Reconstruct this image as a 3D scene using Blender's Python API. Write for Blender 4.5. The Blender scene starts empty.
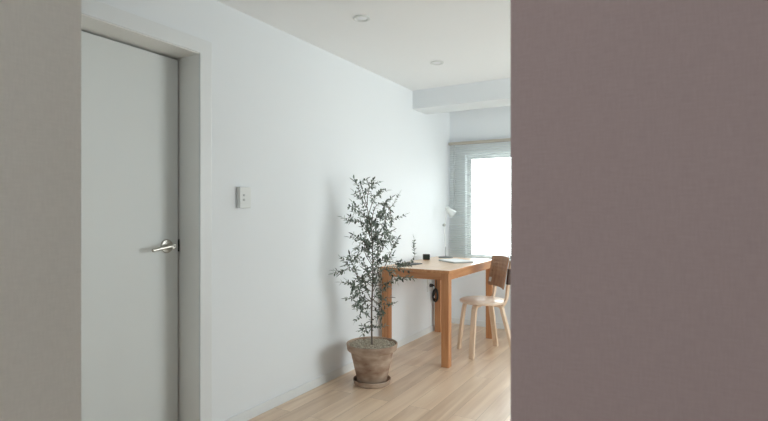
import bpy, bmesh, math, random
from mathutils import Vector, Matrix
C = bpy.context.scene
COL = C.collection
R = random.Random(3)
pi = math.pi

# ------------------------------------------------------------------ helpers
def lin(c):
    return tuple(((v/255)/12.92 if v/255 <= .04045 else ((v/255+.055)/1.055)**2.4) for v in c)

def link(name, bm, mat, parent=None, smooth=None, bevel=0):
    me = bpy.data.meshes.new(name)
    bmesh.ops.recalc_face_normals(bm, faces=bm.faces)
    bm.to_mesh(me); bm.free()
    o = bpy.data.objects.new(name, me); COL.objects.link(o)
    if mat: me.materials.append(mat)
    if parent: o.parent = parent
    if smooth is not None:
        me.polygons.foreach_set('use_smooth', [True]*len(me.polygons))
        me.set_sharp_from_angle(angle=math.radians(smooth))
    if bevel:
        m = o.modifiers.new('bevel', 'BEVEL'); m.width = bevel; m.segments = 2
        m.limit_method = 'ANGLE'; m.angle_limit = math.radians(40)
    return o

def tag(o, label, cat, group=None):
    o['label'] = label; o['category'] = cat
    if group: o['group'] = group
    return o

def thing(name, label, cat, loc, rz=0, group=None):
    o = bpy.data.objects.new(name, None); COL.objects.link(o)
    o.empty_display_size = .1
    o.location = loc; o.rotation_euler = (0, 0, rz)
    return tag(o, label, cat, group)

def struct(o):
    o['kind'] = 'structure'; return o

def box(bm, x0, x1, y0, y1, z0, z1, mtx=None):
    vs = [bm.verts.new((x, y, z)) for x in (x0, x1) for y in (y0, y1) for z in (z0, z1)]
    for f in ((0,1,3,2),(4,6,7,5),(0,4,5,1),(2,3,7,6),(0,2,6,4),(1,5,7,3)):
        bm.faces.new([vs[i] for i in f])
    if mtx is not None:
        for v in vs: v.co = mtx @ v.co
    return vs

def boxes(*bs):
    bm = bmesh.new()
    for b in bs: box(bm, *b)
    return bm

def lathe(bm, prof, n=48, c=(0,0,0), mtx=None, close=True):
    rings = []
    for r, z in prof:
        if r < 1e-6:
            rings.append([bm.verts.new((0, 0, z))])
        else:
            rings.append([bm.verts.new((r*math.cos(2*pi*i/n), r*math.sin(2*pi*i/n), z)) for i in range(n)])
    for a, b in zip(rings[:-1], rings[1:]):
        if len(a) == 1 and len(b) == 1: continue
        for i in range(n):
            j = (i+1) % n
            if len(a) == 1: bm.faces.new((a[0], b[i], b[j]))
            elif len(b) == 1: bm.faces.new((a[i], a[j], b[0]))
            else: bm.faces.new((a[i], a[j], b[j], b[i]))
    M = mtx if mtx is not None else Matrix.Translation(c)
    for r in rings:
        for v in r: v.co = M @ v.co

def catmull(pts, k=6):
    P = [Vector(p) for p in pts]
    P = [P[0]*2-P[1]] + P + [P[-1]*2-P[-2]]
    out = []
    for i in range(1, len(P)-2):
        for j in range(k):
            t = j/k
            a, b, c, d = P[i-1], P[i], P[i+1], P[i+2]
            out.append(.5*((2*b)+(c-a)*t+(2*a-5*b+4*c-d)*t*t+(3*b-a-3*c+d)*t**3))
    out.append(P[-2])
    return out

def tube(bm, pts, rad, n=8, caps=True, flat=None):
    """round (or, with flat=(w, t, side), rectangular) section swept along pts"""
    pts = [Vector(p) for p in pts]
    rads = rad if isinstance(rad, (list, tuple)) else [rad]*len(pts)
    up = Vector((0, 0, 1)); prev = None; rings = []
    for i, p in enumerate(pts):
        t = (pts[min(i+1, len(pts)-1)]-pts[max(i-1, 0)]).normalized()
        if flat:
            s = Vector(flat[2]); s = (s - t*s.dot(t)).normalized(); b = t.cross(s)
            w, h = flat[0]/2, flat[1]/2
            ring = [p+s*x*w+b*y*h for x, y in ((1,1),(-1,1),(-1,-1),(1,-1))]
        else:
            if prev is None:
                s = t.cross(up if abs(t.z) < .9 else Vector((1, 0, 0))).normalized()
            else:
                s = (prev - t*prev.dot(t)).normalized()
            prev = s; b = t.cross(s)
            ring = [p+(s*math.cos(2*pi*k/n)+b*math.sin(2*pi*k/n))*rads[i] for k in range(n)]
        rings.append([bm.verts.new(v) for v in ring])
    m = len(rings[0])
    for a, b in zip(rings[:-1], rings[1:]):
        for k in range(m):
            bm.faces.new((a[k], a[(k+1) % m], b[(k+1) % m], b[k]))
    if caps:
        bm.faces.new(rings[0][::-1]); bm.faces.new(rings[-1])

# ---------------------------------------------------------------- materials
def newmat(name):
    m = bpy.data.materials.new(name); m.use_nodes = True
    nt = m.node_tree
    return m, nt, nt.nodes['Principled BSDF']

def plain(name, rgb, rough=.5, metal=0, bump=0, bscale=200, spec=.5, vary=0):
    m, nt, b = newmat(name)
    b.inputs['Base Color'].default_value = (*lin(rgb), 1)
    b.inputs['Roughness'].default_value = rough
    b.inputs['Metallic'].default_value = metal
    b.inputs['Specular IOR Level'].default_value = spec
    if bump or vary:
        tc = nt.nodes.new('ShaderNodeTexCoord')
        n = nt.nodes.new('ShaderNodeTexNoise'); n.inputs['Scale'].default_value = bscale
        n.inputs['Detail'].default_value = 4
        nt.links.new(tc.outputs['Object'], n.inputs['Vector'])
        if bump:
            bp = nt.nodes.new('ShaderNodeBump'); bp.inputs['Strength'].default_value = bump
            bp.inputs['Distance'].default_value = .002
            nt.links.new(n.outputs['Fac'], bp.inputs['Height']); nt.links.new(bp.outputs['Normal'], b.inputs['Normal'])
        if vary:
            r = nt.nodes.new('ShaderNodeValToRGB')
            r.color_ramp.elements[0].position = .3; r.color_ramp.elements[1].position = .7
            r.color_ramp.elements[0].color = (*[v*(1-vary) for v in lin(rgb)], 1)
            r.color_ramp.elements[1].color = (*[min(1, v*(1+vary)) for v in lin(rgb)], 1)
            nt.links.new(n.outputs['Fac'], r.inputs['Fac']); nt.links.new(r.outputs['Color'], b.inputs['Base Color'])
    return m

def wood(name, rgb, rgb2, axis='Y', rough=.45, scale=6, spec=.5):
    m, nt, b = newmat(name)
    tc = nt.nodes.new('ShaderNodeTexCoord'); mp = nt.nodes.new('ShaderNodeMapping')
    s = {'X': (.08, 1, 1), 'Y': (1, .08, 1), 'Z': (1, 1, .08)}[axis]
    mp.inputs['Scale'].default_value = [v*scale for v in s]
    n = nt.nodes.new('ShaderNodeTexNoise'); n.inputs['Scale'].default_value = 6
    n.inputs['Detail'].default_value = 6; n.inputs['Distortion'].default_value = .6
    r = nt.nodes.new('ShaderNodeValToRGB')
    r.color_ramp.elements[0].position = .35; r.color_ramp.elements[1].position = .68
    r.color_ramp.elements[0].color = (*lin(rgb2), 1); r.color_ramp.elements[1].color = (*lin(rgb), 1)
    nt.links.new(tc.outputs['Object'], mp.inputs['Vector']); nt.links.new(mp.outputs['Vector'], n.inputs['Vector'])
    nt.links.new(n.outputs['Fac'], r.inputs['Fac']); nt.links.new(r.outputs['Color'], b.inputs['Base Color'])
    b.inputs['Roughness'].default_value = rough
    b.inputs['Specular IOR Level'].default_value = spec
    return m

def linen(name, rgb, rgb2):
    """wallpaper with a fine woven linen texture"""
    m, nt, b = newmat(name)
    tc = nt.nodes.new('ShaderNodeTexCoord')
    ns = []
    for sc in ((30, 30, 330), (330, 330, 30)):
        mp = nt.nodes.new('ShaderNodeMapping'); mp.inputs['Scale'].default_value = sc
        n = nt.nodes.new('ShaderNodeTexNoise'); n.inputs['Scale'].default_value = 1; n.inputs['Detail'].default_value = 2
        nt.links.new(tc.outputs['Object'], mp.inputs['Vector']); nt.links.new(mp.outputs['Vector'], n.inputs['Vector'])
        ns.append(n)
    mx = nt.nodes.new('ShaderNodeMath'); mx.operation = 'ADD'
    nt.links.new(ns[0].outputs['Fac'], mx.inputs[0]); nt.links.new(ns[1].outputs['Fac'], mx.inputs[1])
    r = nt.nodes.new('ShaderNodeValToRGB')
    r.color_ramp.elements[0].position = .35; r.color_ramp.elements[1].position = .65
    hv = nt.nodes.new('ShaderNodeMath'); hv.operation = 'MULTIPLY'; hv.inputs[1].default_value = .5
    nt.links.new(mx.outputs[0], hv.inputs[0]); nt.links.new(hv.outputs[0], r.inputs['Fac'])
    r.color_ramp.elements[0].color = (*lin(rgb2), 1); r.color_ramp.elements[1].color = (*lin(rgb), 1)
    nt.links.new(r.outputs['Color'], b.inputs['Base Color'])
    bp = nt.nodes.new('ShaderNodeBump'); bp.inputs['Strength'].default_value = .25; bp.inputs['Distance'].default_value = .001
    nt.links.new(hv.outputs[0], bp.inputs['Height']); nt.links.new(bp.outputs['Normal'], b.inputs['Normal'])
    b.inputs['Roughness'].default_value = .9; b.inputs['Specular IOR Level'].default_value = .2
    return m

def floor_mat():
    m, nt, b = newmat('oak_planks')
    L = nt.links
    tc = nt.nodes.new('ShaderNodeTexCoord')
    mp = nt.nodes.new('ShaderNodeMapping'); mp.inputs['Rotation'].default_value = (0, 0, pi/2)
    L.new(tc.outputs['Object'], mp.inputs['Vector'])
    br = nt.nodes.new('ShaderNodeTexBrick')
    br.offset = .37; br.inputs['Scale'].default_value = 1
    br.inputs['Brick Width'].default_value = 1.2; br.inputs['Row Height'].default_value = .145
    br.inputs['Mortar Size'].default_value = .0012; br.inputs['Mortar Smooth'].default_value = .3
    br.inputs['Color1'].default_value = (0, 0, 0, 1); br.inputs['Color2'].default_value = (1, 1, 1, 1)
    br.inputs['Mortar'].default_value = (.5, .5, .5, 1)
    L.new(mp.outputs['Vector'], br.inputs['Vector'])
    # grain, shifted per plank
    mg = nt.nodes.new('ShaderNodeMapping'); mg.inputs['Scale'].default_value = (9, .7, 9)
    L.new(tc.outputs['Object'], mg.inputs['Vector'])
    ad = nt.nodes.new('ShaderNodeVectorMath'); ad.operation = 'MULTIPLY_ADD'
    L.new(br.outputs['Color'], ad.inputs[0]); ad.inputs[1].default_value = (7, 13, 5); L.new(mg.outputs['Vector'], ad.inputs[2])
    n = nt.nodes.new('ShaderNodeTexNoise'); n.inputs['Scale'].default_value = 1.6; n.inputs['Detail'].default_value = 7
    n.inputs['Distortion'].default_value = .8
    L.new(ad.outputs[0], n.inputs['Vector'])
    r = nt.nodes.new('ShaderNodeValToRGB'); e = r.color_ramp.elements
    e[0].position = .3; e[1].position = .7
    e[0].color = (*lin(FLOOR_D), 1); e[1].color = (*lin(FLOOR_L), 1)
    L.new(n.outputs['Fac'], r.inputs['Fac'])
    hs = nt.nodes.new('ShaderNodeHueSaturation')
    mr = nt.nodes.new('ShaderNodeMapRange'); mr.inputs['To Min'].default_value = .9; mr.inputs['To Max'].default_value = 1.05
    L.new(br.outputs['Color'], mr.inputs['Value']); L.new(mr.outputs[0], hs.inputs['Value']); L.new(r.outputs['Color'], hs.inputs['Color'])
    mx = nt.nodes.new('ShaderNodeMixRGB'); mx.blend_type = 'MULTIPLY'; mx.inputs['Color2'].default_value = (.55, .5, .45, 1)
    L.new(br.outputs['Fac'], mx.inputs['Fac']); L.new(hs.outputs['Color'], mx.inputs['Color1'])
    L.new(mx.outputs['Color'], b.inputs['Base Color'])
    b.inputs['Roughness'].default_value = .34
    b.inputs['Specular IOR Level'].default_value = 1.0
    bp = nt.nodes.new('ShaderNodeBump'); bp.inputs['Strength'].default_value = .15; bp.inputs['Distance'].default_value = .001
    L.new(n.outputs['Fac'], bp.inputs['Height']); L.new(bp.outputs['Normal'], b.inputs['Normal'])
    return m

def glass_mat():
    m, nt, b = newmat('window_glass')
    nt.nodes.remove(b)
    out = nt.nodes['Material Output']
    t = nt.nodes.new('ShaderNodeBsdfTransparent'); t.inputs['Color'].default_value = (.97, .99, .98, 1)
    g = nt.nodes.new('ShaderNodeBsdfGlossy'); g.inputs['Roughness'].default_value = .02
    f = nt.nodes.new('ShaderNodeFresnel'); f.inputs['IOR'].default_value = 1.45
    mx = nt.nodes.new('ShaderNodeMixShader')
    nt.links.new(f.outputs[0], mx.inputs[0]); nt.links.new(t.outputs[0], mx.inputs[1]); nt.links.new(g.outputs[0], mx.inputs[2])
    nt.links.new(mx.outputs[0], out.inputs['Surface'])
    return m

def slat_mat():
    m, nt, b = newmat('white_blind_slat')
    b.inputs['Base Color'].default_value = (*lin((238, 242, 240)), 1); b.inputs['Roughness'].default_value = .5
    t = nt.nodes.new('ShaderNodeBsdfTranslucent'); t.inputs['Color'].default_value = (*lin((240, 242, 241)), 1)
    mx = nt.nodes.new('ShaderNodeMixShader'); mx.inputs[0].default_value = .4
    nt.links.new(b.outputs[0], mx.inputs[1]); nt.links.new(t.outputs[0], mx.inputs[2])
    nt.links.new(mx.outputs[0], nt.nodes['Material Output'].inputs['Surface'])
    return m

def leaf_mat():
    m, nt, b = newmat('olive_leaf')
    g = nt.nodes.new('ShaderNodeNewGeometry')
    tc = nt.nodes.new('ShaderNodeTexCoord')
    n = nt.nodes.new('ShaderNodeTexNoise'); n.inputs['Scale'].default_value = 14
    nt.links.new(tc.outputs['Object'], n.inputs['Vector'])
    r = nt.nodes.new('ShaderNodeValToRGB'); e = r.color_ramp.elements
    e[0].position = .35; e[1].position = .7
    e[0].color = (*lin((42, 56, 47)), 1); e[1].color = (*lin((108, 124, 108)), 1)
    nt.links.new(n.outputs['Fac'], r.inputs['Fac'])
    mx = nt.nodes.new('ShaderNodeMixRGB'); mx.inputs['Color2'].default_value = (*lin((136, 150, 138)), 1)
    nt.links.new(g.outputs['Backfacing'], mx.inputs['Fac']); nt.links.new(r.outputs['Color'], mx.inputs['Color1'])
    nt.links.new(mx.outputs['Color'], b.inputs['Base Color'])
    b.inputs['Roughness'].default_value = .5
    return m

def pot_mat():
    m, nt, b = newmat('weathered_terracotta')
    tc = nt.nodes.new('ShaderNodeTexCoord'); L = nt.links
    mp = nt.nodes.new('ShaderNodeMapping'); mp.inputs['Scale'].default_value = (1, 1, 2.2)
    L.new(tc.outputs['Object'], mp.inputs['Vector'])
    n = nt.nodes.new('ShaderNodeTexNoise'); n.inputs['Scale'].default_value = 7; n.inputs['Detail'].default_value = 6
    L.new(mp.outputs['Vector'], n.inputs['Vector'])
    r = nt.nodes.new('ShaderNodeValToRGB'); e = r.color_ramp.elements
    e[0].position = .36; e[1].position = .66
    e[0].color = (*lin((146, 118, 100)), 1); e[1].color = (*lin((196, 176, 158)), 1)
    L.new(n.outputs['Fac'], r.inputs['Fac']); L.new(r.outputs['Color'], b.inputs['Base Color'])
    bp = nt.nodes.new('ShaderNodeBump'); bp.inputs['Strength'].default_value = .3; bp.inputs['Distance'].default_value = .003
    n2 = nt.nodes.new('ShaderNodeTexNoise'); n2.inputs['Scale'].default_value = 60
    L.new(tc.outputs['Object'], n2.inputs['Vector']); L.new(n2.outputs['Fac'], bp.inputs['Height']); L.new(bp.outputs['Normal'], b.inputs['Normal'])
    b.inputs['Roughness'].default_value = .9; b.inputs['Specular IOR Level'].default_value = .15
    return m

FLOOR_D, FLOOR_L = (212, 181, 152), (240, 215, 188)
M = dict(
    wall=plain('white_wallpaper', (238, 242, 245), .85, bump=.12, bscale=260, spec=.25),
    ceil=plain('white_ceiling_paper', (247, 249, 250), .9, bump=.1, bscale=200, spec=.2),
    beige=linen('greige_wallpaper', (226, 222, 216), (218, 214, 208)),
    mauve=linen('mauve_linen_wallpaper', (165, 147, 147), (157, 139, 139)),
    trim=plain('white_trim_paint', (232, 235, 236), .45),
    door=plain('pale_grey_door', (234, 238, 237), .5),
    jamb=plain('offwhite_jamb', (244, 244, 241), .5),
    dark=plain('black_plastic', (28, 29, 30), .45),
    steel=plain('brushed_steel', (196, 192, 184), .28, 1),
    plastic=plain('white_plastic', (228, 231, 230), .4),
    lens=plain('frosted_lens', (240, 243, 246), .3),
    plasgrey=plain('grey_plastic', (186, 190, 190), .4),
    floor=floor_mat(), glass=glass_mat(), leaf=leaf_mat(), pot=pot_mat(),
    pvc=plain('white_window_frame', (226, 230, 231), .35),
    blind=slat_mat(), enamel=plain('white_enamel', (232, 237, 236), .45),
    rail=plain('beige_headrail', (186, 178, 166), .5),
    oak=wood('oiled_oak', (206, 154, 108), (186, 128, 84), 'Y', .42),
    oakglare=wood('oiled_oak_glare', (238, 211, 184), (224, 191, 160), 'Y', .3, spec=.7),
    oakz=wood('oiled_oak_leg', (202, 148, 102), (180, 120, 78), 'Z', .45),
    oakx=wood('oiled_oak_cross', (202, 148, 102), (180, 120, 78), 'X', .45),
    birch=wood('pale_birch', (236, 212, 188), (224, 196, 168), 'Z', .45),
    seat=wood('pale_birch_seat', (240, 220, 202), (230, 206, 184), 'X', .3),
    walnut=wood('brown_plywood', (168, 130, 102), (146, 108, 82), 'Z', .5),
    darkwood=plain('dark_brown_wood', (74, 52, 42), .55),
    bark=plain('olive_bark', (112, 102, 94), .9, bump=.6, bscale=90, vary=.25),
    gravel=plain('grey_brown_gravel', (190, 180, 162), .95, bscale=120, vary=.4),
    paper=plain('white_paper', (236, 238, 238), .7),
    silver=plain('silver_laptop', (205, 208, 210), .35, .6),
    tag=plain('pale_sticker', (205, 205, 200), .5),
)
SKY, EXPO = 9.2, 0.0
STEP, TWIG, LEAF_L, LEAF_W = .018, .26, (.019, .032), (.0050, .0080)

# ================================================================== SETTING
H = 2.35            # ceiling height
XL, XR = -2.165, 1.4
YB, YF = 5.21, -2.0
DY0, DY1, DZ = 1.02, 1.838, 2.029      # door opening in the left wall
WX0, WX1, WZ0, WZ1 = -1.985, -.42, .70, 1.825   # window in the back wall
VY0, VY1, VZ0, VZ1 = 3.15, 4.6, .3, 2.1         # unseen window added in the right wall to brighten the room
HX0, HX1, HZ0, HZ1 = -1.1, .3, 1.1, 2.27  # unseen window behind the camera, added as fill for the hall walls
GX0, GX1, GZ0, GZ1 = -2.0, -1.5, 1.1, 1.9         # small unseen nook window, added to light the door jamb

struct(link('floor', boxes((XL-.25, XR+.2, YF-.2, YB+.2, -.1, 0)), M['floor']))
struct(link('ceiling', boxes((XL-.25, XR+.2, YF-.2, YB+.2, H, H+.12)), M['ceil']))
wl = XL-.24
struct(link('wall_left', boxes((wl, XL, YF-.2, DY0-.02, 0, H), (wl, XL, DY1+.02, YB+.2, 0, H),
       (wl, XL, DY0-.02, DY1+.02, DZ+.02, H), (wl-.05, wl, DY0-.1, DY1+.1, 0, DZ+.1)), M['wall']))
struct(link('wall_back', boxes((XL, WX0, YB, YB+.2, 0, H), (WX1, XR+.2, YB, YB+.2, 0, H),
       (WX0, WX1, YB, YB+.2, 0, WZ0), (WX0, WX1, YB, YB+.2, WZ1, H)), M['wall']))
struct(link('wall_right', boxes((XR, XR+.2, 1.22, VY0, 0, H), (XR, XR+.2, VY1, YB, 0, H),
       (XR, XR+.2, VY0, VY1, 0, VZ0), (XR, XR+.2, VY0, VY1, VZ1, H)), M['wall']))
def white_bounce_sides(o):
    # unseen sides set white to bounce light into the room and nook
    o.data.materials.append(M['wall'])
    for p in o.data.polygons:
        if p.normal.y > .9 or p.normal.x < -.9 and o.name == 'wall_hall_left' or (p.normal.x < -.9 and p.center.x > 1): p.material_index = 1
    return o
struct(white_bounce_sides(link('wall_hall_left', boxes((-1.3, -1.2, YF-.2, .680, 0, H)), M['beige'])))
struct(white_bounce_sides(link('wall_hall_right', boxes((-.315, XR+.2, 1.1, 1.22, 0, H), (XR, XR+.2, YF, 1.1, 0, H)), M['mauve'])))
struct(link('wall_front', boxes((-1.2, HX0, YF-.2, YF, 0, H), (HX1, XR+.2, YF-.2, YF, 0, H),
       (XL, GX0, YF-.2, YF, 0, H), (GX1, -1.3, YF-.2, YF, 0, H), (GX0, GX1, YF-.2, YF, 0, GZ0), (GX0, GX1, YF-.2, YF, GZ1, H),
       (HX0, HX1, YF-.2, YF, 0, HZ0), (HX0, HX1, YF-.2, YF, HZ1, H)), M['wall']))
# boxed-in beam under the ceiling
struct(link('trim_1', boxes((XL, XR, 4.31, 4.62, 2.178, H)), M['wall']))
# door casing and lining
def frame_bm(x0, x1, o0, o1, oz, i0, i1, iz):
    """a door-shaped (three sided) frame as one clean extrusion"""
    bm = bmesh.new()
    outl = [(o0, 0), (o0, oz), (o1, oz), (o1, 0), (i1, 0), (i1, iz), (i0, iz), (i0, 0)]
    a = [bm.verts.new((x0, y, z)) for y, z in outl]; c = [bm.verts.new((x1, y, z)) for y, z in outl]
    for k in range(8): bm.faces.new((a[k], a[(k+1) % 8], c[(k+1) % 8], c[k]))
    for r in (a, c):
        for q in ((0, 1, 6, 7), (1, 2, 5, 6), (2, 3, 4, 5)): bm.faces.new([r[k] for k in q])
    return bm
bm = frame_bm(XL, XL+.012, DY0-.079, DY1+.071, 2.108, DY0-.004, DY1-.006, 2.033)
struct(link('trim_2', bm, M['trim'], bevel=.003))
bm = boxes((wl, XL+.004, DY1, DY1+.02, 0, DZ+.02), (wl, XL+.004, DY0-.02, DY0, 0, DZ+.02),
           (wl, XL+.004, DY0, DY1, DZ, DZ+.02))
struct(link('trim_3', bm, M['jamb']))
# baseboards
struct(link('baseboard_left', boxes((XL, XL+.009, DY1+.071, YB, 0, .06)), M['trim'], bevel=.002))
struct(link('baseboard_back', boxes((XL+.009, XR, YB-.009, YB, 0, .06)), M['trim'], bevel=.002))
struct(link('baseboard_right', boxes((XR-.009, XR, 1.22, YB-.009, 0, .06)), M['trim'], bevel=.002))

# door: leaf, lever handle, latch plate
SX = XL-.16
d = struct(link('door_1', boxes((SX-.04, SX, DY0+.004, DY1-.008, .006, DZ-.01)), M['door'], bevel=.0015))
d['label'] = 'plain pale grey flush door with a steel lever handle'
RX = Matrix.Rotation(pi/2, 4, 'Y')
hy, hz = 1.760, 1.026
bm = bmesh.new()
lathe(bm, [(0, 0), (.036, 0), (.036, .004), (.033, .009), (.015, .011), (.0115, .013), (.0105, .042), (.0135, .046), (.0135, .058), (.011, .062), (0, .062)], 40,
      mtx=Matrix.Translation((SX, hy, hz)) @ RX)
hnd = link('door_handle', bm, M['steel'], d, 40)
bm = bmesh.new()
pts = catmull([(SX+.052, hy+.012, hz+.002), (SX+.054, hy-.02, hz+.001), (SX+.053, hy-.06, hz-.005), (SX+.05, hy-.118, hz-.014)], 5)
tube(bm, pts, [.0115-.003*i/(len(pts)-1) for i in range(len(pts))], 12)
link('lever', bm, M['steel'], hnd, 50)
bm = bmesh.new()
lathe(bm, [(0, 0), (.0035, 0), (.0035, .0635), (0, .0645)], 16, mtx=Matrix.Translation((SX, hy, hz)) @ RX)
link('lock_button', bm, M['dark'], hnd, 40)
link('latch_plate', boxes((SX-.03, SX+.004, DY1-.0065, DY1-.001, hz-.033, hz+.033)), M['dark'], d)

# windows: frame > pane, and the sill
def window(name, mk, w0, w1, z0, z1, mullions):
    fr = bmesh.new()
    t, dp = .045, .05
    def b(u0, u1, a, c, v0=0, v1=dp): box(fr, u0, u1, v0, v1, a, c)
    b(w0, w1, z0, z0+t); b(w0, w1, z1-t, z1); b(w0, w0+t, z0+t, z1-t); b(w1-t, w1, z0+t, z1-t)
    for q in mullions: b(q-.03, q+.03, z0+t, z1-t, -.012, dp+.0)
    gl = bmesh.new(); box(gl, w0+t-.005, w1-t+.005, .02, .026, z0+t-.005, z1-t+.005)
    for bb in (fr, gl):
        for v in bb.verts: v.co = mk(v.co)
    f = struct(link(name, fr, M['pvc'], bevel=.003))
    p = link('pane', gl, M['glass'], f)
    return f
window('window_1', lambda c: Vector((c.x, YB+.06+c.y, c.z)), WX0, WX1, WZ0, WZ1, [-1.2])
window('fill_window_right', lambda c: Vector((XR+.1+c.y, c.x, c.z)), VY0, VY1, VZ0, VZ1, [(VY0+VY1)/2])  # this and the next two are out of view, added for their light
window('fill_window_hall', lambda c: Vector((c.x, YF-.1-c.y, c.z)), HX0, HX1, HZ0, HZ1, [(HX0+HX1)/2])
window('fill_window_nook', lambda c: Vector((c.x, YF-.1-c.y, c.z)), GX0, GX1, GZ0, GZ1, [])
struct(link('trim_4', boxes((WX0, WX1, YB-.012, YB+.06, WZ0-.0, WZ0+.018)), M['pvc'], bevel=.003))

# ============================================================ CEILING LIGHTS
def downlight(x, y, label, group='recessed ceiling downlights'):
    t = thing('recessed_downlight', label, 'ceiling light', (x, y, H), 0, group)
    bm = bmesh.new()
    lathe(bm, [(.050, -.0005), (.051, -.006), (.043, -.0085), (.037, -.006), (.033, -.0008), (.050, -.0005)], 48)
    link('trim_ring', bm, M['plastic'], t, 35)
    bm = bmesh.new(); lathe(bm, [(0, -.0035), (.028, -.003), (.034, -.0012), (.034, -.0004), (0, -.0004)], 40)
    link('lens', bm, M['lens'], t, 35)
downlight(-1.618, 2.553, 'round recessed ceiling downlight nearest the camera, switched off')
downlight(-1.597, 3.594, 'round recessed ceiling downlight further in, beside the ceiling beam')

# =============================================================== WALL FITTINGS
sw = thing('light_switch', 'square white two-button light switch on the wall beside the door', 'light switch', (XL, 2.139, 1.288))
link('cover_plate', boxes((0, .026, -.043, .043, -.06, .06)), M['plastic'], sw, bevel=.003)
for z in (.013, -.013):
    link('button', boxes((.0255, .029, -.020, -.006, z-.006, z+.006)), M['plasgrey'], sw, bevel=.001)

so = thing('wall_socket', 'white wall socket low on the wall under the desk', 'socket', (XL, 4.68, .475))
link('cover_plate', boxes((0, .009, -.055, .055, -.06, .06)), M['plastic'], so, bevel=.002)
bm = bmesh.new(); lathe(bm, [(.021, .0088), (.021, .0105), (.019, .0108), (.0185, .0092), (.021, .0088)], 28, mtx=RX)
link('outlet_ring', bm, M['plasgrey'], so, 40)

# ======================================================================= DESK
TR = 0.0
TZ = .755
t = thing('desk', 'rectangular oak desk with square legs standing against the left wall', 'desk', (-1.525, 3.665, 0), TR)
TW, TL = .62, 1.15
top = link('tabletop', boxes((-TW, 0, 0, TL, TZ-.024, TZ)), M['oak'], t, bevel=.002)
top.data.materials.append(M['oakglare'])          # same oak, window glare painted into the upper face
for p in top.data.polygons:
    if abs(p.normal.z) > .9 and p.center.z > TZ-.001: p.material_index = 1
ins, lg = .012, .062
for (x, y) in ((-ins-lg, ins), (-TW+ins, ins), (-ins-lg, TL-ins-lg), (-TW+ins, TL-ins-lg)):
    link('leg', boxes((x, x+lg, y, y+lg, 0, TZ-.024)), M['oakz'], t, bevel=.003)
az0, az1, ai = TZ-.024-.054, TZ-.024, .018
xs0, xs1, ys0, ys1 = -TW+ins+lg, -ins-lg, ins+lg, TL-ins-lg
link('apron', boxes((xs0, xs1, ai, ai+.02, az0, az1)), M['oakx'], t)
link('apron', boxes((xs0, xs1, TL-ai-.02, TL-ai, az0, az1)), M['oakx'], t)
link('apron', boxes((-ai-.02, -ai, ys0, ys1, az0, az1)), M['oak'], t)
link('apron', boxes((-TW+ai, -TW+ai+.02, ys0, ys1, az0, az1)), M['oak'], t)

# things lying on the desk
n = thing('laptop', 'closed slim silver laptop lying on the desk beside the lamp', 'laptop', (-1.76, 4.38, TZ), math.radians(-38))
link('base', boxes((-.145, .145, -.10, .10, 0, .009)), M['plasgrey'], n, bevel=.003)
link('lid', boxes((-.145, .145, -.10, .10, .0098, .0155)), M['paper'], n, bevel=.003)
link('hinge', boxes((-.09, .09, .094, .1010, .0085, .0105)), M['dark'], n)

k = tag(link('tablet', boxes((-.075, .075, -.1, .1, 0, .008)), M['dark'], bevel=.003),
        'thin dark tablet lying at the plant end of the desk', 'tablet')
k.location = (-2.02, 3.95, TZ); k.rotation_euler = (0, 0, math.radians(-8))

bxo = thing('alarm_clock', 'small dark box-shaped clock standing at the wall side of the desk', 'clock', (-2.065, 4.40, TZ), math.radians(32))
link('case', boxes((-.032, .032, -.025, .025, .004, .056)), M['dark'], bxo, bevel=.005)
link('face', boxes((-.025, .025, -.0262, -.0248, .012, .048)), plain('dark_green_face', (40, 52, 48), .25), bxo, bevel=.001)
link('foot', boxes((-.028, .028, -.021, .021, 0, .004)), M['oak'], bxo)

# ================================================================= DESK LAMP
lp = thing('desk_lamp', 'slender white desk lamp with a cone shade by the window', 'desk lamp', (-2.01, 4.735, TZ))
LW = M['enamel']
bm = bmesh.new(); lathe(bm, [(0, 0), (.07, 0), (.072, .004), (.069, .010), (.02, .013), (.009, .018), (0, .018)], 40)
link('base', bm, plain('grey_lamp_base', (120, 126, 128), .4), lp, 40)
bm = bmesh.new(); tube(bm, [(0, 0, .10), (-.012, -.008, .32)], .0035, 10)
link('stem', bm, M['enamel'], lp, 50)
bm = bmesh.new(); tube(bm, [(0, 0, .012), (0, 0, .108)], .0055, 12)
link('socket_sleeve', bm, M['plasgrey'], lp, 50)
bm = bmesh.new(); lathe(bm, [(0, -.016), (.013, -.016), (.015, -.01), (.015, .01), (.013, .016), (0, .016)], 24,
      mtx=Matrix.Translation((-.012, -.008, .325)) @ Matrix.Rotation(pi/2, 4, 'X'))
link('joint', bm, M['plasgrey'], lp, 40)
bm = bmesh.new(); tube(bm, [(-.012, -.008, .325), (.018, .01, .475)], .0035, 10)
link('arm', bm, M['enamel'], lp, 50)
bm = bmesh.new()
ax = Vector((.62, .36, -.70)).normalized()
mt = Matrix.Translation((.012, .006, .492)) @ Vector((0, 0, 1)).rotation_difference(ax).to_matrix().to_4x4()
lathe(bm, [(0, -.012), (.014, -.012), (.02, -.004), (.022, .016), (.044, .092), (.0425, .092), (.0225, .022), (.0, .016)], 40, mtx=mt)
sh = link('lamp_shade', bm, LW, lp, 40)
bm = bmesh.new(); lathe(bm, [(0, .017), (.012, .02), (.014, .03), (.020, .044), (.021, .056), (.016, .069), (0, .075)], 24, mtx=mt)
link('bulb', bm, M['plastic'], sh, 60)

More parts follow.
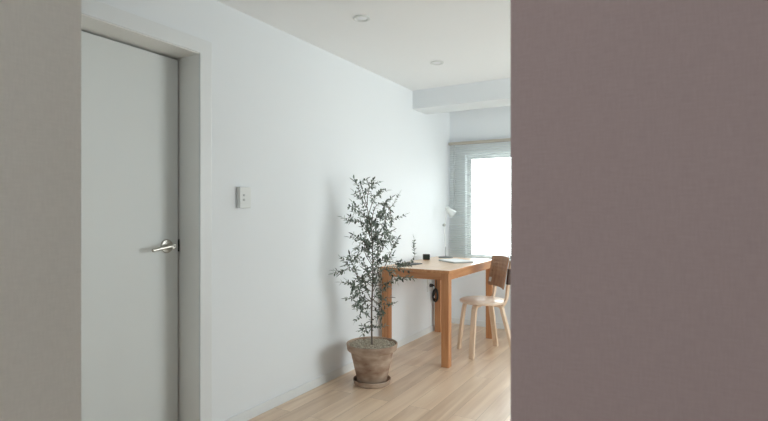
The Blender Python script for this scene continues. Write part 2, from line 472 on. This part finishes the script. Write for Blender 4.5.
# ================================================================ POWER CORD
def rot_desk(p):
    v = Matrix.Rotation(TR, 3, 'Z') @ Vector(p); return Vector((-1.525, 3.665, 0)) + v
lx, ly = -TW+ins, TL-ins-lg
cd = thing('power_cord', 'black power cord plugged in the wall and looped at the rear desk leg', 'cord', (XL+.0108, 4.68, .475))
o0 = Vector(cd.location)
bm = bmesh.new(); lathe(bm, [(0, 0), (.017, 0), (.018, .004), (.016, .028), (.007, .036), (.005, .046), (0, .046)], 24, mtx=RX)
link('plug', bm, M['dark'], cd, 40)
A = rot_desk((lx+.018, ly-.016, .375))
pts = [Vector((XL+.055, 4.68, .475)), Vector((XL+.075, 4.66, .45)), Vector((XL+.075, 4.62, .38)), A+Vector((-.02, -.02, -.03)), A+Vector((0, 0, .03))]
bm = bmesh.new(); tube(bm, [p-o0 for p in catmull(pts, 8)], .0035, 8)
link('cable', bm, M['dark'], cd, 60)
bm = bmesh.new()
pts = []
for i in range(97):
    a = i/96*2*pi*6
    r = .034+.006*math.sin(a*.37)
    pts.append(A+Vector((r*.75*math.cos(a), -.006+.008*math.sin(a*1.31), r*1.7*math.sin(a)))-o0)
tube(bm, pts, .0042, 6)
link('cable_coil', bm, M['dark'], cd, 60)
bm = bmesh.new()
pts = [A+Vector((0, 0, .03)), A+Vector((.012, -.004, .12)), A+Vector((-.004, -.003, .26)), A+Vector((.0, .03, .355)) ]
tube(bm, [p-o0 for p in catmull(pts, 8)], .003, 8)
link('cable', bm, M['dark'], cd, 60)

# ====================================================================== CHAIR
SC = Vector((-1.452, 4.235, 0)); SZ = .46
ch = thing('dining_chair', 'pale birch chair with round seat and brown curved backrest at the desk', 'chair', SC, math.radians(40))
# local +X = towards the back
bm = bmesh.new()
lathe(bm, [(0, SZ-.024), (.19, SZ-.024), (.197, SZ-.02), (.199, SZ-.012), (.197, SZ-.004), (.19, SZ), (0, SZ)], 72)
link('seat', bm, M['seat'], ch, 40)
seat_under = SZ-.024
def chair_leg(ang):
    a = math.radians(ang); dr = Vector((math.cos(a), math.sin(a), 0))
    top = [dr*.075+Vector((0, 0, seat_under-.013)), dr*.12+Vector((0, 0, seat_under-.013)), dr*.155+Vector((0, 0, seat_under-.018)),
           dr*.172+Vector((0, 0, seat_under-.04)), dr*.180+Vector((0, 0, seat_under-.075))]
    foot = dr*(.28 if abs(ang) < 90 else .228)
    pts = catmull(top+[dr*(.215 if abs(ang) < 90 else .198)+Vector((0, 0, .24)), foot], 5)
    bm = bmesh.new()
    tube(bm, pts, 0, flat=(.044, .026, (-math.sin(a), math.cos(a), 0)))
    return link('leg', bm, M['birch'], ch, bevel=.004)
for ang in (45, 135, -135, -45): chair_leg(ang)
# back posts rise from the seat edge and lean back
def post_top(s): return [Vector((.118, s*.125, seat_under-.026)), Vector((.15, s*.135, SZ+.01)), Vector((.166, s*.135, .56)), Vector((.182, s*.135, .70)), Vector((.198, s*.135, .80))]
for s in (-1, 1):
    pts = catmull(post_top(s), 5)
    bm = bmesh.new(); tube(bm, pts, 0, flat=(.034, .02, (0, 1, 0)))
    link('back_post', bm, M['birch'], ch, bevel=.003)
    bm = boxes((.163, .196, s*.135-.019, s*.135+.019, .60, .73))
    for v in bm.verts: v.co.x += (v.co.z-.66)*.12
    link('post_bracket', bm, M['darkwood'], ch, bevel=.003)
# curved plywood back panel with rows of punched holes
def panel_pt(u, v, w):
    """u -1..1 across, v 0..1 up, w thickness offset"""
    hw = .170
    x0 = .150 - .040*u*u + .048*v
    n = Vector((1, .5*u, 0)).normalized()
    return Vector((x0, hw*u, .563+.262*v)) + n*w
NU, NV = 64, 36
bm = bmesh.new()
def in_panel(u, v):
    cu, cv = abs(u)*.17, abs(v-.5)*.262
    ru, rv = .17-.022, .131-.022
    if cu > ru and cv > rv: return (cu-ru)**2+(cv-rv)**2 < .022**2
    return True
def hole(i, j):
    return i % 5 in (2, 3) and j % 4 in (1, 2) and 4 < i < NU-5 and 13 <= j < NV-4
g = [[None]*(NV+1) for _ in range(NU+1)]; gb = [[None]*(NV+1) for _ in range(NU+1)]
for i in range(NU+1):
    for j in range(NV+1):
        u, v = -1+2*i/NU, j/NV
        g[i][j] = bm.verts.new(panel_pt(u, v, -.006)); gb[i][j] = bm.verts.new(panel_pt(u, v, .006))
cells = set()
for i in range(NU):
    for j in range(NV):
        if in_panel(-1+2*(i+.5)/NU, (j+.5)/NV) and not hole(i, j): cells.add((i, j))
for (i, j) in cells:
    bm.faces.new((g[i][j], g[i+1][j], g[i+1][j+1], g[i][j+1]))
    bm.faces.new((gb[i][j], gb[i][j+1], gb[i+1][j+1], gb[i+1][j]))
    for di, dj, p, q in ((-1,0,(i,j),(i,j+1)), (1,0,(i+1,j),(i+1,j+1)), (0,-1,(i,j),(i+1,j)), (0,1,(i,j+1),(i+1,j+1))):
        if (i+di, j+dj) not in cells:
            bm.faces.new((g[p[0]][p[1]], g[q[0]][q[1]], gb[q[0]][q[1]], gb[p[0]][p[1]]))
bmesh.ops.delete(bm, geom=[v for v in bm.verts if not v.link_faces], context='VERTS')
bk = link('backrest', bm, M['walnut'], ch, 45)
bm = bmesh.new()
vs = [[bm.verts.new(panel_pt(u, v, w)) for (u, v) in ((.78, .11), (.94, .11), (.94, .26), (.78, .26))] for w in (-.0066, -.0075)]
bm.faces.new(vs[1])
bm.faces.new(vs[0][::-1])
for q in range(4): bm.faces.new((vs[0][q], vs[0][(q+1) % 4], vs[1][(q+1) % 4], vs[1][q]))
link('sticker', bm, M['tag'], bk)

# ====================================================================== BLIND
BX0, BX1, BY = -2.15, -.36, YB-.05
b = thing('venetian_blind', 'white slatted venetian blind hanging over the window', 'blind', ((BX0+BX1)/2, BY, 1.96))
wv = (BX1-BX0)/2
link('headrail', boxes((-wv, wv, -.02, .02, -.028, 0)), M['rail'], b, bevel=.003)
bm = bmesh.new()
zs = []
z = -.048
while z > -1.215:
    zs.append(z)
    tilt = math.radians(20)
    P = []
    for q in range(5):
        s = -1+q*.5
        y, zz = s*.0125, .0022*(1-s*s)
        P.append((y*math.cos(tilt)-zz*math.sin(tilt), y*math.sin(tilt)+zz*math.cos(tilt)))
    rows = [[bm.verts.new((x, y, z+zz+dz)) for y, zz in P] for x in (-wv+.004, wv-.004) for dz in (0,)]
    top = rows
    for q in range(4):
        bm.faces.new((top[0][q], top[0][q+1], top[1][q+1], top[1][q]))
    z -= .0235
sl = link('slats', bm, M['blind'], b, 60)
so_ = sl.modifiers.new('thickness', 'SOLIDIFY'); so_.thickness = .0007
link('bottom_rail', boxes((-wv, wv, -.013, .013, zs[-1]-.03, zs[-1]-.014)), M['blind'], b, bevel=.003)
for x in (-wv+.14, -wv+.72, wv-.72, wv-.14):
    bm = bmesh.new()
    for y in (-.0145, .0145): tube(bm, [(x, y, -.02), (x, y, zs[-1]-.02)], .001, 5)
    link('ladder_cord', bm, M['blind'], b)
bm = bmesh.new(); tube(bm, [(-wv+.07, -.028, -.03), (-wv+.07, -.03, -.72)], .004, 8)
link('tilt_wand', bm, M['plasgrey'], b, 50)

# ================================================================ POTTED TREE
PC = Vector((-1.872, 3.09, 0))
sc = tag(link('plant_saucer', (lambda q: (lathe(q, [(0, 0), (.118, 0), (.124, .004), (.134, .034), (.131, .037), (.126, .034), (.119, .012), (0, .012)], 64), q)[1])(bmesh.new()), M['pot'], smooth=35),
         'shallow weathered terracotta saucer on the floor under the plant pot', 'saucer')
sc.location = PC
pt = thing('potted_olive_tree', 'slender young olive tree in a weathered terracotta pot on the floor', 'potted plant', PC+Vector((0, 0, .012)))
bm = bmesh.new()
lathe(bm, [(0, 0), (.096, 0), (.102, .006), (.129, .12), (.149, .208), (.154, .220), (.168, .224), (.174, .230), (.181, .264), (.180, .272), (.176, .275),
           (.171, .272), (.168, .262), (.166, .255), (0, .252)], 80)
link('pot', bm, M['pot'], pt, 32)
bm = bmesh.new()
for i in range(1100):
    a, r = R.random()*2*pi, .164*math.sqrt(R.random())
    s = R.uniform(.0035, .0075)
    m = Matrix.Translation((r*math.cos(a), r*math.sin(a), .2560+R.random()*.006)) @ Matrix.Rotation(R.random()*6.3, 4, Vector((R.random(), R.random(), R.random()+.1)).normalized()) @ Matrix.Diagonal((s*R.uniform(.8, 1.4), s, s*.7, 1))
    bmesh.ops.create_icosphere(bm, subdivisions=1, radius=1, matrix=m)
gv = link('gravel', bm, M['gravel'], pt); gv['kind'] = 'stuff'

# trunk and branches as (sideways, height) in metres
TRUNK = [(0.0, 0.218), (-0.003, 0.447), (0.0, 0.576), (0.007, 0.791), (0.0, 1.006), (-0.02, 1.164), (-0.041, 1.265), (-0.068, 1.365)]
BRANCHES = [
    [(-0.041, 1.236), (-0.075, 1.308), (-0.095, 1.365), (-0.09, 1.401)] ,
    [(-0.034, 1.257), (-0.034, 1.322), (-0.02, 1.379), (-0.034, 1.415)] ,
    [(-0.02, 1.207), (0.014, 1.293), (0.048, 1.343), (0.075, 1.358)] ,
    [(-0.007, 1.114), (0.014, 1.222), (0.048, 1.265), (0.095, 1.265), (0.126, 1.243), (0.151, 1.257)] ,
    [(0.082, 1.257), (0.095, 1.186), (0.096, 1.107), (0.108, 1.057)] ,
    [(0.12, 1.243), (0.132, 1.186), (0.132, 1.135)] ,
    [(-0.007, 1.064), (0.054, 1.121), (0.095, 1.078), (0.108, 1.049), (0.126, 1.006)] ,
    [(-0.007, 1.042), (-0.068, 1.135), (-0.12, 1.135), (-0.163, 1.143)] ,
    [(-0.014, 1.15), (-0.082, 1.207), (-0.096, 1.236), (-0.132, 1.272)] ,
    [(0.0, 0.949), (-0.068, 1.006), (-0.108, 1.021), (-0.157, 1.028)] ,
    [(0.0, 0.684), (-0.095, 0.756), (-0.15, 0.82), (-0.191, 0.799), (-0.211, 0.784)] ,
    [(-0.007, 0.648), (-0.082, 0.684), (-0.129, 0.677), (-0.17, 0.72)] ,
    [(-0.095, 0.748), (-0.136, 0.849), (-0.163, 0.885)] ,
    [(-0.007, 0.576), (-0.068, 0.605), (-0.102, 0.548), (-0.129, 0.533)] ,
    [(0.007, 0.612), (0.068, 0.591), (0.109, 0.562)] ,
    [(0.007, 0.756), (0.082, 0.806), (0.157, 0.82), (0.218, 0.849)] ,
    [(0.109, 0.82), (0.191, 0.827), (0.259, 0.834), (0.3, 0.892), (0.295, 0.956)] ,
    [(0.082, 0.806), (0.123, 0.899), (0.145, 0.956), (0.169, 0.985)] ,
    [(0.014, 0.684), (0.089, 0.705), (0.157, 0.741), (0.225, 0.748)] ,
    [(0.007, 0.849), (0.041, 0.92), (0.082, 0.971), (0.108, 1.006)] ,
    [(0.0, 0.899), (-0.041, 0.971), (-0.054, 1.021)] ,
    [(0.007, 0.806), (0.054, 0.849), (0.082, 0.849), (0.136, 0.877)] ,
    [(0.0, 0.72), (-0.041, 0.806), (-0.075, 0.877), (-0.109, 0.849)] ,
    [(0.007, 0.648), (0.041, 0.72), (0.061, 0.777)] ,
    [(0.0, 0.576), (-0.041, 0.576), (-0.082, 0.519), (-0.041, 0.483)] ,
    [(-0.007, 0.39), (-0.041, 0.39), (-0.061, 0.376)] ,
    [(0.0, 0.397), (0.027, 0.39), (0.048, 0.376)] ,
    [(0.014, 0.576), (0.068, 0.541), (0.068, 0.49)] ,
    [(-0.007, 1.006), (0.034, 1.021), (0.061, 0.971)] ,
    [(0.0, 0.648), (0.048, 0.827), (0.034, 1.006), (0.014, 1.135)] ,
    [(0.0, 0.827), (-0.054, 0.935), (-0.041, 1.078), (-0.068, 1.257)] ,
    [(0.0, 0.576), (-0.041, 0.648), (-0.082, 0.684)] ,
    [(0.0, 0.576), (0.041, 0.634), (0.082, 0.662)] ,
    [(0.0, 0.691), (-0.027, 0.777), (-0.061, 0.82)] ,
    [(0.0, 0.748), (0.027, 0.806), (0.041, 0.877), (0.041, 0.949)] ,
    [(0.0, 0.849), (-0.027, 0.906), (-0.027, 0.978)] ,
    [(-0.007, 0.949), (0.014, 1.021), (0.034, 1.092)] ,
    [(-0.007, 1.006), (-0.034, 1.092), (-0.041, 1.164)] ,
    [(-0.007, 1.064), (0.014, 1.135), (0.054, 1.193)] ,
    [(0.0, 0.92), (-0.041, 0.935), (-0.095, 0.928)] ,
    [(0.0, 0.791), (-0.054, 0.748), (-0.095, 0.691)] ,
    [(0.0, 0.562), (-0.054, 0.533), (-0.102, 0.576)] ,
    [(0.007, 0.591), (0.054, 0.548), (0.109, 0.533)] ,
    [(-0.095, 0.748), (-0.136, 0.705), (-0.136, 0.634)] ,
    [(-0.041, 0.648), (-0.095, 0.619), (-0.136, 0.591)] ,
    [(0.0, 0.877), (0.068, 0.935), (0.095, 1.035)] ,
    [(0.082, 0.806), (0.136, 0.763), (0.177, 0.705)] ,
    [(0.0, 0.548), (0.034, 0.519), (0.041, 0.476)] ,
]

AXR, AXD = Vector((.867, .498, 0)), Vector((-.498, .867, 0))
def tp(a, z, b): return AXR*a + AXD*b + Vector((0, 0, z-.012))
def keep(p):
    lim = XL+.03-PC.x
    if p.x < lim: p = Vector((lim, p.y, p.z))
    return p
trunk_pts = catmull([tp(a, z, .012*math.sin(i*1.7)) for i, (a, z) in enumerate(TRUNK)], 6)
tb = bmesh.new()
nt_ = len(trunk_pts)
tube(tb, trunk_pts, [.0055*(1-i/nt_)**.8+.0012 for i in range(nt_)], 9)
lf = bmesh.new()
def leaf(p, d, ln, w):
    d = d.normalized()
    s = d.cross(Vector((R.gauss(0, .5), R.gauss(0, .5), 1))).normalized()
    nrm = s.cross(d).normalized()
    prof = ((0, .12), (.2, .75), (.48, 1), (.78, .6), (1, .03))
    L_ = []; Rr = []; Mm = []
    bend = R.uniform(-.12, .18)
    for tt, ww in prof:
        c = p + d*ln*tt - nrm*ln*bend*tt*tt
        Mm.append(lf.verts.new(c)); L_.append(lf.verts.new(c+s*w*ww+nrm*w*.35*ww)); Rr.append(lf.verts.new(c-s*w*ww+nrm*w*.35*ww))
    for q in range(4):
        lf.faces.new((Mm[q], Mm[q+1], L_[q+1], L_[q])); lf.faces.new((Rr[q], Rr[q+1], Mm[q+1], Mm[q]))
def leaves_along(pts, step, start=.25, dens=1):
    acc = 0; tot = sum((pts[i+1]-pts[i]).length for i in range(len(pts)-1)); run = 0; side = R.random()*6.28
    for i in range(len(pts)-1):
        seg = pts[i+1]-pts[i]; run += seg.length; acc += seg.length
        if run < tot*start or acc < step: continue
        acc = 0; side += pi/2+R.uniform(-.4, .4)
        t = seg.normalized()
        a = t.cross(Vector((.3, .2, 1))).normalized(); bb = t.cross(a)
        for q in (0, pi):
            if R.random() > dens: continue
            o = a*math.cos(side+q)+bb*math.sin(side+q)
            leaf(pts[i+1], t*R.uniform(.4, 1.0)+o*.9+Vector((0, 0, R.uniform(-.25, .25))), R.uniform(*LEAF_L), R.uniform(*LEAF_W))
    leaf(pts[-1], (pts[-1]-pts[-2]).normalized()+Vector((R.uniform(-.3, .3), R.uniform(-.3, .3), R.uniform(-.2, .2))), .045, .0055)
for k, br in enumerate(BRANCHES):
    dep = R.uniform(-.13, .12); b0 = 0 if abs(br[0][0]) < .03 else dep*.5
    nn = len(br)
    pts = [keep(tp(a, z, b0+(dep-b0)*i/(nn-1)+(R.uniform(-.01, .01) if i else 0))) for i, (a, z) in enumerate(br)]
    cp = catmull(pts, 8)
    tube(tb, cp, [.0019*(1-i/len(cp))+.0008 for i in range(len(cp))], 6)
    leaves_along(cp, STEP)
    for i in range(4, len(cp)-2):                      # twigs
        if R.random() < TWIG:
            t = (cp[i+1]-cp[i]).normalized()
            o = (Vector((R.gauss(0, 1), R.gauss(0, 1), R.gauss(.2, .7)))).normalized()
            L0 = R.uniform(.035, .095)
            d2 = (t*.5+o).normalized()
            tw = [keep(cp[i]), keep(cp[i]+d2*L0*.5), keep(cp[i]+d2*L0+Vector((0, 0, R.uniform(-.02, .02))))]
            tw = catmull(tw, 5)
            tube(tb, tw, .0009, 4)
            leaves_along(tw, STEP*.75, .2)
leaves_along(trunk_pts[int(nt_*.35):], .018, 0, .8)
for v in lf.verts:
    v.co = keep(v.co)
tr = link('trunk', tb, M['bark'], pt, 60)
link('foliage', lf, M['leaf'], pt, 60)

# ====================================================================== LIGHT
w = bpy.data.worlds.new('overcast_sky'); C.world = w; w.use_nodes = True
nt = w.node_tree; bg = nt.nodes['Background']
tc = nt.nodes.new('ShaderNodeTexCoord'); sp = nt.nodes.new('ShaderNodeSeparateXYZ')
rp = nt.nodes.new('ShaderNodeValToRGB'); mr = nt.nodes.new('ShaderNodeMapRange')
mr.inputs['From Min'].default_value = -1
nt.links.new(tc.outputs['Generated'], sp.inputs[0]); nt.links.new(sp.outputs['Z'], mr.inputs['Value'])
nt.links.new(mr.outputs[0], rp.inputs['Fac']); nt.links.new(rp.outputs['Color'], bg.inputs['Color'])
e = rp.color_ramp.elements
e[0].position = .44; e[0].color = (.98, 1, 1, 1)
e[1].position = .53; e[1].color = (.945, .975, 1.0, 1)
bg.inputs['Strength'].default_value = SKY

def portal(name, loc, rot, sx, sy):
    l = bpy.data.lights.new(name, 'AREA'); l.shape = 'RECTANGLE'; l.size = sx; l.size_y = sy
    l.cycles.is_portal = True
    o = bpy.data.objects.new(name, l); COL.objects.link(o); o.location = loc; o.rotation_euler = rot
portal('window_portal', ((WX0+WX1)/2, YB+.19, (WZ0+WZ1)/2), (-pi/2, 0, 0), WX1-WX0, WZ1-WZ0)
portal('window_portal', (XR+.19, (VY0+VY1)/2, (VZ0+VZ1)/2), (0, pi/2, 0), VZ1-VZ0, VY1-VY0)  # portal of the added right-hand window
portal('window_portal', ((HX0+HX1)/2, YF-.19, (HZ0+HZ1)/2), (pi/2, 0, 0), HX1-HX0, HZ1-HZ0)  # portal of the added hall window

portal('window_portal', ((GX0+GX1)/2, YF-.19, (GZ0+GZ1)/2), (pi/2, 0, 0), GX1-GX0, GZ1-GZ0)  # portal of the added nook window
# ===================================================================== CAMERA
cam = bpy.data.cameras.new('camera'); co = bpy.data.objects.new('camera', cam); COL.objects.link(co)
cam.lens = 24; cam.sensor_width = 36; cam.sensor_fit = 'HORIZONTAL'
cam.shift_y = 2.5/768
co.location = (0, 0, 1.2); co.rotation_euler = (pi/2, 0, math.atan(294/512))
cam.clip_start = .05
cam.dof.use_dof = True; cam.dof.focus_distance = 3.7; cam.dof.aperture_fstop = 4
C.camera = co
vs = C.view_settings
vs.view_transform = 'Standard'; vs.look = 'None'; vs.gamma = 1; vs.use_curve_mapping = False
vs.exposure = EXPO
